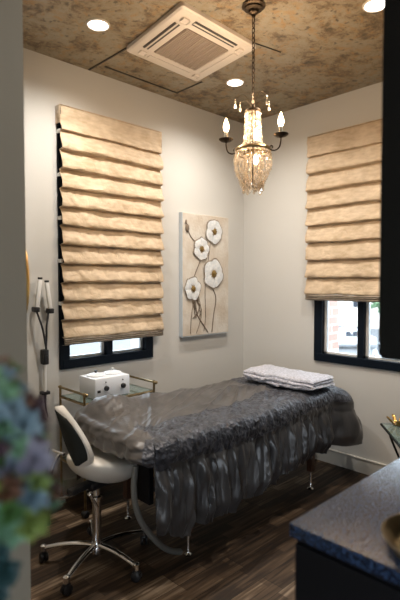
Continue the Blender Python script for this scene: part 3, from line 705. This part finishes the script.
for i, (p, n, s) in enumerate(peri):
    cx = max(ex0 + .36, min(ex1 - .36, p.x)); cy = (ey0 + ey1) / 2
    col = []; cl = []
    for k in range(TOPN + 1):
        t = k / TOPN; x = cx + (p.x - cx) * t; y = cy + (p.y - cy) * t
        f = smooth((1 - t) / .12)
        zz = topz(x, y); z = bt + .012 + (zz - bt - .012) * (.75 + .25 * f)
        b = isband(x, y)
        if b: z += .007 * nz(x * 55, y * 55, 3) + .006 * nz(x * 25, y * 25, 4)
        col.append(Vector((x, y, z))); cl.append(1 if b else 0)
    # hanging part
    near = smooth((n.dot(Vector((0, -1))) + .2) / .7); east = smooth((n.x + .1) / .7); west = smooth((-n.x - .25) / .6); far = smooth((n.y - .3) / .6)
    wide = smooth((p.x - 2.4) / .8)
    hh = .43 + .05 * math.sin(p.x * 2.2 - 2.2) * near
    if n.x < -.5:     # foot end: short by the near corner, longer towards the wall
        hh = .09 + .14 * smooth((p.y - 2.34) / .14)
    elif n.x < 0 and n.y < 0: hh = .43 + (.09 - .43) * smooth((-n.x - .80) / .12)
    if east > .5 and near < .3: hh = .42
    wv = near + east * (1 - near)
    hh += .020 * abs(math.sin(s * 17 + 2 * nz(s * 2, 3))) * wv + .02 * nz(s * 6, 1)
    ph = s * 52 + 5 * nz(s * 3.1, 7) + 2.5 * nz(s * 9, 2)
    g1 = (1 - abs(math.sin(ph * .5))) ; g2 = nz(s * 34, 11); g3 = math.sin(s * 19 + 3 * nz(s * 2, 5))
    z0 = col[-1].z
    for k in range(1, HANGN + 1):
        t = k / HANGN; d = t * (hh + .03)
        rr = .035
        if d < rr * PI / 2: out = rr * math.sin(d / rr); dz = rr * (1 - math.cos(d / rr))
        else: out = rr; dz = rr + d - rr * PI / 2
        gath = smooth((d - .13) / .12)
        drift = nz(s * 5 + t * .8, t * 1.2, 4)
        q = 1 - abs(math.sin(ph * .5 + drift * 1.6))
        fold = gath * (.040 * q ** 1.2 + .030 * nz(s * 26 + drift * .5, t * 1.5, 11) + .016 * g3 * t + .016 * nz(s * 48 + t * 2, t * 3.0, 8)) * (.35 + .65 * (near + east))
        flare = .045 * near * t ** 1.2 + .16 * east * math.sin(min(1, t * 1.15) * PI / 2) ** .9 - .02 * east * t
        flare += .05 * east * math.sin(t * PI / 2) * math.exp(-((p.y - ey0) / .22) ** 2)
        if near > .3: fold *= 1 - .45 * smooth((t - .82) / .18); flare -= .03 * smooth((t - .8) / .2)
        puff = .022 * math.sin(min(1, d / .17) * PI) * (near + east)
        cre = 0
        if d < .19: cre = (.006 * nz(s * 50, d * 60, 3) + .006 * nz(s * 24, d * 28, 9)) * (1 if near > .4 or east > .5 else .15)
        if far > .2: flare = 0; fold *= .3; puff = 0
        wfl = west * (.014 * nz(s * 14, t * 4, 6) + .02 * t)
        o = out + fold + flare + puff + cre + wfl
        bandH = .14 + .03 * math.sin(s * 3) + .015 * nz(s * 10, 5)
        zdip = -.010 * nz(s * 20, t, 3) * t
        col.append(Vector((p.x + n.x * o, p.y + n.y * o, z0 - dz + zdip)))
        isb = (near > .4 or east > .5) and p.x > ex0 + .02
        cl.append((1 if d < bandH else 2) if isb else 0)
    rows.append(col); cls.append(cl)
def band_mesh(kind):
    me = MB(); V = {}
    def vv(i, k):
        if (i, k) not in V: V[(i, k)] = me.bm.verts.new(rows[i][k])
        return V[(i, k)]
    for i in range(NP):
        j = (i + 1) % NP
        for k in range(TOPN + HANGN):
            if cls[i][k + 1] == kind:
                try: me.bm.faces.new((vv(i, k), vv(j, k), vv(j, k + 1), vv(i, k + 1)))
                except Exception: pass
    bmesh.ops.remove_doubles(me.bm, verts=me.bm.verts[:], dist=.00005)
    return me
def fin(o):
    for p in o.data.polygons: p.use_smooth = True
    return o
fin(band_mesh(0).obj('plain_panel', 'satin', bs)); plab(fin(band_mesh(1).obj('ruched_band', 'ruche', bs)), 'darker ruched border'); fin(band_mesh(2).obj('gathered_skirt', 'skirt', bs))

# folded throw ------------------------------------------------------
tz = bt + .052
m = MB()
def slab(cx, cy, z0, hx, hy, th, seed, m):
    nu, nv = 46, 60; pts = []
    for i in range(nu):
        a = 2 * PI * i / nu; co, si = math.cos(a), math.sin(a)
        ex = abs(co) ** .25 * (1 if co > 0 else -1); ez = abs(si) ** .8 * (1 if si > 0 else -1)
        row = []
        for j in range(nv + 1):
            t = j / nv * 2 - 1; sh = (1 - abs(t) ** 10) ** .5 if abs(t) < 1 else 0
            x = cx + ex * hx * (.9 + .1 * sh); y = cy + t * hy; z = z0 + th / 2 + ez * th / 2 * sh
            k = .007 * nz(x * 70 + seed, y * 70, z * 70) + .008 * nz(x * 12 + seed, y * 9, 2)
            row.append((x + k, y + k, z + k + .008 * nz(x * 5, y * 5, seed)))
        pts.append(row)
    m.grid(pts, cyc_u=True)
rt_ = R(-3)
for i, (hx, hy, th) in enumerate(((.156, .318, .036), (.158, .314, .038), (.152, .312, .040))):
    slab(2.955 + random.uniform(-.006, .006), 2.115 + random.uniform(-.004, .004), tz + i * .021, hx, hy, th, i * 7, m)
tag(m.obj('folded_throw', 'throw', origin=(2.955, 2.115, tz)), 'fluffy pale lilac throw folded in layers at the head of the bed', 'blanket')

# grey hose from the bed to the floor ---------------------------------
m = MB(); m.tube(bez([(1.40, 1.90, .60), (1.385, 1.895, .50), (1.40, 1.90, .40), (1.44, 1.905, .30), (1.51, 1.91, .20), (1.58, 1.92, .12), (1.66, 1.935, .055), (1.735, 1.945, .017)], 10), .0155, 12)
tag(m.obj('grey_hose', 'greyhose'), 'thick grey hose curving down from the bed end to the floor', 'hose')

# ------------------------------------------------------------------ white stool
SX, SY = 1.370, 2.21
st = thing('salon_stool', 'white saddle stool with black mesh backrest on a chrome five star base', 'stool', (SX, SY, 0))
Fd = Vector((math.cos(R(12)), math.sin(R(12)), 0)); Wd = Vector((-Fd.y, Fd.x, 0)); O = Vector((SX, SY, 0))
def sp(a, b, z): return O + Fd * a + Wd * b + Vector((0, 0, z))
m = MB(); m.lathe([(.020, .055), (.038, .06), (.040, .085), (.030, .105), (.026, .115), (.0245, .13), (.0235, .33), (.030, .335), (.032, .348), (.030, .362), (.018, .366), (.016, .45)], (SX, SY, 0), 28); m.obj('gas_column', 'chrome', st)
for k in range(5):
    a = R(139 + 72 * k - 3); d = Vector((math.cos(a), math.sin(a), 0)); nn = Vector((-d.y, d.x, 0))
    m = MB(); rows_ = []
    for t in [i / 10 for i in range(11)]:
        p = O + d * (.02 + .265 * t) + Vector((0, 0, .098 + .012 * math.sin(t * PI) - .020 * t)); wd = .019 - .006 * t; h_ = .012 - .003 * t
        rows_.append([p + nn * wd * math.cos(q) + Vector((0, 0, h_ * math.sin(q))) for q in [2 * PI * i / 12 for i in range(12)]])
    V = m.grid(rows_, cyc_v=True); m.cap(V[-1])
    e = O + d * .288; m.lathe([(.012, .055), (.0165, .06), (.0165, .088), (.008, .094), (.0001, .095)], e, 14, cap=False)
    lg = m.obj('leg', 'chrome', st)
    m = MB(); h = a + .6 + k * .7; cdv = Vector((math.cos(h), math.sin(h), 0))
    for s in (-1, 1): m.lathe([(.0001, -.009), (.020, -.009), (.0255, -.005), (.0255, .005), (.020, .009), (.0001, .009)], e + cdv * .012 * s + Vector((0, 0, .0258)), 20, axis=tuple(cdv), cap=False)
    m.box(e + Vector((0, 0, .045)), (.03, .035, .022), rz=h, bev=.006); m.obj('caster', 'rubber', lg)
# seat shell
def seat_pts(r0, top, bot, nr=14, na=48, dx=0):
    out = []
    for i in range(nr * 2 + 1):
        ph = PI / 2 - PI * i / (nr * 2); row = []
        for j in range(na):
            a = 2 * PI * j / na; cr = math.cos(ph)
            rr = max(.0006, abs(cr)) ** .55 if ph >= 0 else max(.0006, abs(cr)) ** .8
            fx = math.cos(a) * .215; fy = math.sin(a) * .205
            zz = top * math.sin(ph) ** 1.0 if ph >= 0 else bot * math.sin(ph)
            X = fx * rr * r0; Y = fy * rr * r0
            lift = .050 * max(0, -X / .2) ** 1.6 + .040 * max(0, X / .2) ** 1.3 * (1 if ph > 0 else .4) + .018 * (Y / .19) ** 2 * (1 if ph > 0 else .5)
            out_z = zz + lift
            row.append(sp(.075 + X + dx, Y, .520 + out_z))
        out.append(row)
    return out
m = MB(); m.grid(seat_pts(1.0, .048, .095), cyc_v=True); V = m.bm.verts
m.mi = 0
for f in m.bm.faces:
    q = f.calc_center_median() - O
    f.material_index = 1 if q.dot(Fd) > .150 + .10 * (q.dot(Wd) + .1) else 0  # front part takes the greyer tone, its shade painted in
m.obj('seat', ['leather', 'leather_shade_seam'], st)
m = MB()
pts = [sp(.075 + (.085 + .03 * (t * 2 - 1) ** 2), -.175 + .35 * t, .520 + .048 + .006 * (t * 2 - 1) ** 2 - .03 * abs(t * 2 - 1) ** 3 + .001) for t in [i / 24 for i in range(25)]]
m.tube(pts, .0018, 6); m.obj('seam', 'leather_shade_seam', st)
# mechanism, lever
m = MB(); m.box(sp(0.0, 0, .432), (.13, .09, .035), rz=R(12), bev=.01); m.box(sp(-.12, 0, .445), (.13, .055, .03), rz=R(12), bev=.01); m.obj('mechanism', 'rubber', st)
m = MB(); m.tube(bez([sp(-.04, .03, .41), sp(-.08, .07, .40), sp(-.09, .08, .385)], 6), .006, 8); m.obj('lever', 'chrome', st)
m = MB(); m.tube([sp(-.10, -.06, .42), sp(-.075, -.085, .35)], .006, 8); m.ball(sp(-.10, -.06, .42), .016, 2); m.obj('tilt_knob', 'chrome', st)
# back bracket (chrome bar)
m = MB(); m.tube(bez([sp(-.15, .0, .425), sp(-.235, .02, .43), sp(-.285, .03, .50), sp(-.265, .025, .60), sp(-.225, .02, .655)], 8), .009, 10)
m.tube([sp(-.235, -.02, .66), sp(-.225, .07, .66)], .007, 8); m.obj('back_bracket', 'chrome', st)
# backrest
def backp(u, v, off, sc_=1.0):
    """u -1..1 across, v 0..1 upwards; off = forward offset"""
    vv = .5 + (v - .5) * sc_; uu = u * sc_
    hw = .092 * (math.sin(PI * min(1, max(0, (v * .97 + .03)) ** .80)) ** .62) * (1 - .40 * v)
    x = -.195 - .075 * vv + .045 * (uu) ** 2 * (1 - .4 * vv) + off
    y = hw * uu - .03 + .075 * vv ** 1.5
    z = .570 + .315 * vv
    return sp(x + .045, y, z)
def backshell(name, m_, sc_, o0, o1):
    m = MB(); F = []; B = []
    n = 26
    for i in range(n + 1):
        v = .004 + .992 * i / n
        F.append([backp(u / 12, v, o0, sc_) for u in range(-12, 13)]); B.append([backp(u / 12, v, o1, sc_) for u in range(-12, 13)])
    ring = [f + b[::-1] for f, b in zip(F, B)]
    V = m.grid(ring, cyc_v=True)
    for r_ in (V[0], V[-1]):
        for j in range(24):
            try: m.bm.faces.new((r_[j], r_[j + 1], r_[49 - j - 1], r_[49 - j]))
            except Exception: pass
    return m.obj(name, m_, st)
bk = backshell('backrest', 'leather', 1.0, .012, -.012)
plab(backshell('mesh_back', 'mesh', .92, -.010, -.017), 'black mesh back panel')

# ------------------------------------------------------------------ counter, hanging cabinet, tray
cn = thing('counter', 'black cabinet counter with blue black granite top in the right foreground', 'counter', (1.3, .2, 0))
m = MB(); m.b2((.993, -.9, .865), (2.35, .702, .900), .004); m.obj('granite_top', 'stone', cn)
m = MB(); m.b2((1.012, -.88, .08), (2.33, .690, .865)); m.b2((1.06, -.86, 0), (2.29, .64, .08)); m.obj('carcass', 'dark', cn, smooth=False)
for k in range(3):
    y = .688 - k * .51; m = MB(); m.b2((1.000, y - .50, .10), (1.012, y, .85), .003); dr = m.obj('door', 'dark', cn, smooth=False)
    m = MB(); m.tube([(.985, y - .44, .62), (.985, y - .44, .76)], .005, 8); m.tube([(1.0, y - .44, .63), (.985, y - .44, .63)], .004, 6); m.tube([(1.0, y - .44, .75), (.985, y - .44, .75)], .004, 6); m.obj('handle', 'bronze', dr)
hc = thing('hanging_cabinet', 'tall matt black cabinet hung from the ceiling at the right edge', 'cabinet', (1.4, .2, H))
m = MB(); m.b2((1.160, -.9, 1.315), (2.3, .548, H - .002), .002); m.obj('carcass', 'black', hc, smooth=False)
for k in range(2):
    m = MB(); y = .548 - k * .7; m.b2((1.148, y - .68, 1.325), (1.160, y, H - .01), .001); m.obj('door', 'black', hc, smooth=False)
tr = thing('brass_tray', 'round brass tray on the granite counter', 'tray', (1.127, .386, .90))
m = MB(); m.lathe([(.0001, .001), (.088, .001), (.100, .006), (.121, .030), (.125, .031), (.123, .026), (.103, .0), (.0001, -.0)], (1.127, .386, .9006), 56, cap=False); m.obj('tray_body', 'brass', tr)
m = MB(); m.lathe([(.0001, .0021), (.084, .0021)], (1.127, .386, .9006), 48, cap=False); plab(m.obj('tray_inlay', 'black', tr), 'dark glossy inlay')
cw = thing('candle_jar', 'dark glass candle jar with a coral lid on the brass tray', 'jar', (1.140, .392, .904))
m = MB(); m.lathe([(.0001, 0), (.052, 0), (.056, .006), (.056, .05), (.050, .056), (.0001, .057)], (1.140, .392, .904), 32, cap=False); m.obj('jar', 'carglass', cw)
M['coral'] = mat('coral_lid', (.55, .12, .07), .5)
m = MB(); m.lathe([(.050, .057), (.051, .075), (.046, .082), (.0001, .084)], (1.140, .392, .904), 32, cap=False); m.obj('lid', 'coral', cw)

# ------------------------------------------------------------------ glass side table on the right
gz = .58; gc = Vector((3.00, 1.405, 0)); d1 = Vector((-.78, -.626, 0)); d2 = Vector((.626, -.78, 0)); W1 = .44
gt = thing('glass_side_table', 'small side table with clear glass top and thin black frame by right wall', 'side table', (gc.x, gc.y - .3, 0))
crn = [gc, gc + d1 * W1, gc + d1 * W1 + d2 * W1, gc + d2 * W1]
m = MB()
for a, b in zip(crn, crn[1:] + crn[:1]): m.tube([a + Vector((0, 0, gz)), b + Vector((0, 0, gz))], .007, 8)
for p in crn: m.ball(p + Vector((0, 0, gz)), .008, 1)
m.obj('frame', 'black', gt)
m = MB(); m.poly([(p.x, p.y) for p in crn], gz + .003, gz + .011); m.obj('glass_top', 'glasstop', gt, smooth=False)
mid = sum(crn, Vector()) / 4
for k, p in enumerate(crn):
    a = crn[k].lerp(crn[(k + 1) % 4], .5) ; b = crn[(k + 1) % 4].lerp(mid, .35)
    m = MB(); m.tube(bez([a + Vector((0, 0, gz - .006)), a.lerp(mid, .45) + Vector((0, 0, .30)), b + Vector((0, 0, .008))], 8), .007, 8); m.obj('leg', 'black', gt)
bp_ = gc + d1 * .05 + d2 * .09; lb = thing('leaf_bowl', 'gold leaf shaped bowl on the glass side table', 'bowl', (bp_.x, bp_.y, gz + .012))
m = MB()
for k in range(7):
    a = k * 2 * PI / 7; rows_ = []
    for i in range(8):
        t = i / 7; row = []
        for j in range(7):
            u = j / 6 * 2 - 1; aa = a + u * .42 * (1 - t * .5); r = .012 + .060 * t * (1 - .25 * u * u)
            row.append((bp_.x + r * math.cos(aa), bp_.y + r * math.sin(aa), gz + .0135 + .040 * t * t + .004 * (k % 2) + .006 * (1 - u * u) * t))
        rows_.append(row)
    m.grid(rows_)
m.obj('leaves', 'gold', lb, mods=[('SOLIDIFY', dict(thickness=.0015))])
m = MB(); m.lathe([(.0001, 0), (.025, 0), (.028, .004), (.020, .012), (.0001, .014)], (bp_.x, bp_.y, gz + .012), 20, cap=False); m.obj('base', 'brass', lb)

# ------------------------------------------------------------------ succulent arrangement in the left foreground
def cam_pt(px, py, d):      # the arrangement's leaf heads were measured from the photo; positions are plain world points
    return Vector((0, 0, 1.51)) + (Vector((.6953, .7176, -.0393)) + Vector((.718, -.696, 0)) * (px - 200) / 482 + Vector((.0273, .0282, .9992)) * (300 - py) / 482) * d
sg = thing('succulent_arrangement', 'blurred bowl of mixed blue and green succulents on a pedestal, left foreground', 'plant', (.16, .66, 0))
PX, PY = .150, .665
m = MB(); m.lathe([(.10, 0), (.10, .02), (.03, .05), (.022, .2), (.022, .86), (.05, .90), (.075, .915), (.075, .925), (.0001, .925)], (PX, PY, 0), 32); m.obj('pedestal', 'black', sg)
m = MB(); m.lathe([(.035, .926), (.050, .93), (.068, 1.0), (.075, 1.10), (.068, 1.105), (.0001, 1.10)], (PX, PY, 0), 32); m.obj('pot', 'dark', sg)
cen = cam_pt(-22, 452, .62)
m = MB(); m.ball(cen, .062, 3, (1, 1, 1.25)); m.ball((PX, PY, 1.12), .06, 2, (1, 1, .8)); m.obj('moss_core', 'succ_green', sg)
def rosette(c_, nrm, r, mk, leaves=22, fat=1.0, open_=1.0, stemto=None):
    nrm = Vector(nrm).normalized(); q = Vector((0, 0, 1)).rotation_difference(nrm).to_matrix().to_4x4(); m = MB()
    for k in range(leaves):
        a = k * 2.39996; t = (k + 1.5) / (leaves + 1); L = r * (.35 + .65 * t); tilt = R(78 - 68 * t * open_)
        wd = L * .30 * fat; rows_ = []
        for i in range(7):
            s = i / 6; w_ = wd * (math.sin(PI * (s * .82 + .14)) ** .8); th = .28 * w_ + .001
            px_ = .12 * L + s * L
            rr = px_ * math.cos(tilt); zz = px_ * math.sin(tilt) + .18 * L * s * s
            row = []
            for j in range(8):
                b = 2 * PI * j / 8; u = math.cos(b) * w_; v = math.sin(b) * th
                row.append(Matrix.Translation(c_) @ q @ Vector((rr * math.cos(a) - u * math.sin(a), rr * math.sin(a) + u * math.cos(a), zz + v + u * u / max(w_, .001) * .35)))
            rows_.append(row)
        V = m.grid(rows_, cyc_v=True); m.cap(V[-1]); m.cap(V[0])
    m.ball(Matrix.Translation(c_) @ q @ Vector((0, 0, .04 * r)), r * .12, 1)
    if stemto is not None: m.tube([Vector(c_), (Vector(c_) + Vector(stemto)) / 2 + Vector((0, 0, -.004)), Vector(stemto)], .003, 6)
    return m.obj('rosette', mk, sg)
cam0 = Vector((0, 0, 1.51))
spec = []
rnd = random.Random(5)
for k in range(64):
    py = 376 + 158 * ((k * .61803) % 1); edge = [(370, 6), (385, 16), (400, 24), (415, 30), (435, 36), (455, 42), (480, 46), (500, 46), (515, 38), (535, 16)]; lim = next((a[1] + (b[1] - a[1]) * (py - a[0]) / (b[0] - a[0]) for a, b in zip(edge, edge[1:]) if a[0] <= py <= b[0]), 10)
    px = -24 + rnd.random() ** .8 * (24 + lim)
    q = (py - 376) / 158
    pal = ['succ_green', 'succ_mint', 'succ_rust', 'succ_blue', 'succ_lime'] if q < .2 else (['succ_blue', 'succ_blue', 'succ_lilac', 'succ_blue', 'succ_mint', 'succ_plum'] if q < .52 else (['succ_plum', 'succ_lilac', 'succ_blue', 'succ_plum', 'succ_rust', 'succ_lilac', 'succ_green', 'succ_lime'] if q < .80 else ['succ_lime', 'succ_green', 'succ_plum', 'succ_lime', 'succ_mint']))
    spec.append((px, py, rnd.choice(pal), rnd.uniform(11, 21), rnd.uniform(.555, .60)))
spec += [(4, 380, 'succ_rust', 15, .60), (10, 372, 'succ_green', 12, .60), (32, 418, 'succ_mint', 10, .60), (38, 438, 'succ_lime', 11, .60), (44, 460, 'succ_lilac', 12, .59), (50, 484, 'succ_green', 13, .60), (47, 500, 'succ_mint', 13, .60), (38, 516, 'succ_lime', 14, .59)]
for i, (px, py, mk, rp, d) in enumerate(spec):
    p = cam_pt(px, py, d); n = (p - cen).normalized() * .8 + (cam0 - p).normalized() * .75 + Vector((random.uniform(-.2, .2), random.uniform(-.2, .2), random.uniform(-.1, .3)))
    rosette(p, n, rp * d / 482 * 1.0, mk, 20 if rp > 16 else 15, fat=1.0 if i % 3 else 1.25, open_=1 if i % 2 else .8, stemto=cen + (p - cen) * .3)
for i, (px, py, rp) in enumerate(((-2, 552, 14), (5, 570, 15), (-6, 590, 17), (10, 575, 9))):
    p = cam_pt(px, py, .62); rosette(p, (cam0 - p).normalized() + Vector((.3, -.3, -.2)), rp * .62 / 482, 'succ_teal', 24, 1.1, 1, stemto=Vector((PX + .03, PY - .02, 1.11)))

# ------------------------------------------------------------------ outside: lot one storey below, brick pier, vehicles
GZ = -4.6
m = MB(); m.b2((-60, -60, GZ - .2), (160, 160, GZ)); struct(m.obj('ground', 'asphalt', smooth=False))
m = MB(); m.b2((XR + .121, 2.232, GZ), (XR + .37, 2.95, 3.2)); tag(m.obj('brick_pier', 'brick', smooth=False), 'pale red brick pier just outside the right window', 'brick pier')
m = MB(); m.b2((12.0, 7.28, GZ), (12.35, 7.75, .55)); tag(m.obj('brick_gatepost', 'brick', smooth=False), 'short red brick post standing outside beyond the right window', 'brick post')
def car(name, c, rz, label, kind='suv'):
    th = thing(name, label, 'vehicle', c); c = Vector(c); q = Matrix.Rotation(rz, 3, 'Z')
    side = [(-2.3, .45), (-2.35, .95), (-2.15, 1.05), (-1.85, 1.62), (-1.6, 1.72), (.4, 1.70), (1.15, 1.08), (2.15, .92), (2.35, .7), (2.35, .4)] if kind == 'suv' else \
           [(-2.5, .5), (-2.5, 1.05), (-.5, 1.08), (-.4, 1.70), (-.2, 1.80), (.75, 1.78), (1.35, 1.15), (2.4, 1.02), (2.5, .8), (2.5, .45)]
    m = MB(); rows_ = []
    for y, k in ((-.9, .92), (-.86, 1), (.86, 1), (.9, .92)):
        rows_.append([c + q @ Vector((x * (1 if k == 1 else .99), y - (0 if z < 1.1 else .14 * (1 if y > 0 else -1)), .4 + (z - .4) * (1 if k == 1 else .985))) for x, z in side])
    V = m.grid(rows_, cyc_v=True); m.cap(V[0]); m.cap(V[-1]); m.obj('body', 'carwhite', th, smooth=False)
    zs = (1.12, 1.6)
    for s in (-1, 1):
        for xa, xb in (((-1.75, -.95), (-.85, -.1), (0, .6)) if kind == 'suv' else ((-.35, .2), (.28, .95))):
            m = MB(); m.grid([[c + q @ Vector((xa, s * .905, zs[0])), c + q @ Vector((xb + .15, s * .905, zs[0]))], [c + q @ Vector((xa + .05, s * .80, zs[1])), c + q @ Vector((xb - .1, s * .80, zs[1]))]]); m.obj('side_window', 'carglass', th, smooth=False, mods=[('SOLIDIFY', dict(thickness=.04, offset=0))])
        for x in (-1.45, 1.5):
            m = MB(); p = c + q @ Vector((x, s * .84, .34)); m.lathe([(.0001, -.1), (.30, -.1), (.335, -.07), (.335, .07), (.30, .1), (.0001, .1)], p, 24, axis=tuple(q @ Vector((0, 1, 0))), cap=False); wh = m.obj('wheel', 'tyre', th)
            m = MB(); m.lathe([(.0001, -.108), (.19, -.108), (.2, -.1), (.2, .1), (.19, .108), (.0001, .108)], p, 20, axis=tuple(q @ Vector((0, 1, 0))), cap=False); m.obj('hub_cap', 'chrome', wh)
    return th
car('parked_pickup', (40.3, 22.3, GZ), R(-44), 'white pickup with dark windows parked outside, seen through the right window', 'pickup')
car('parked_car', (33.5, 15.0, GZ), R(35), 'pale car with dark wheels at the right end of the window view', 'suv')
def tree(c, h, r, label, seed):
    th = thing('tree', label, 'tree', c, 'trees across the lot'); c = Vector(c); rnd = random.Random(seed)
    m = MB(); m.tube([c, c + Vector((.1, 0, h * .5)), c + Vector((0, .1, h * .8))], [.18, .12, .05], 8); m.obj('trunk', 'wood', th)
    m = MB()
    for k in range(60):
        v = Vector((rnd.gauss(0, 1), rnd.gauss(0, 1), rnd.gauss(0, .8))).normalized() * r * rnd.uniform(.3, 1); m.ball(c + Vector((0, 0, h * .75)) + v, r * rnd.uniform(.14, .28), 1, (1, 1, .7))
    m.obj('crown', 'foliage', th, smooth=False)
tree((44, 17.0, GZ), 5.0, 2.0, 'leafy tree behind the pale car at the right of the window view', 1)
tree((52, 24.5, GZ), 5.2, 1.6, 'leafy tree behind the white pickup across the lot', 2)
bl = thing('far_building', 'pale building at the far side of the lot outside the right window', 'building', (62, 34, GZ))
m = MB(); m.box((64, 36, GZ + 3.5), (6, 30, 7), rz=R(-12)); m.obj('wall', 'render', bl, smooth=False)
m = MB(); m.box((64, 36, GZ + 7.15), (6.6, 30.6, .3), rz=R(-12)); m.obj('roof', 'carwhite', bl, smooth=False)
for k in range(5):
    m = MB(); a = R(-12); o_ = Vector((-3.02, -11 + k * 5.5, 0)); m.box((64 + o_.x * math.cos(a) - o_.y * math.sin(a), 36 + o_.x * math.sin(a) + o_.y * math.cos(a), GZ + 3.4), (.08, 2.2, 1.6), rz=a); m.obj('window', 'carglass', bl, smooth=False)
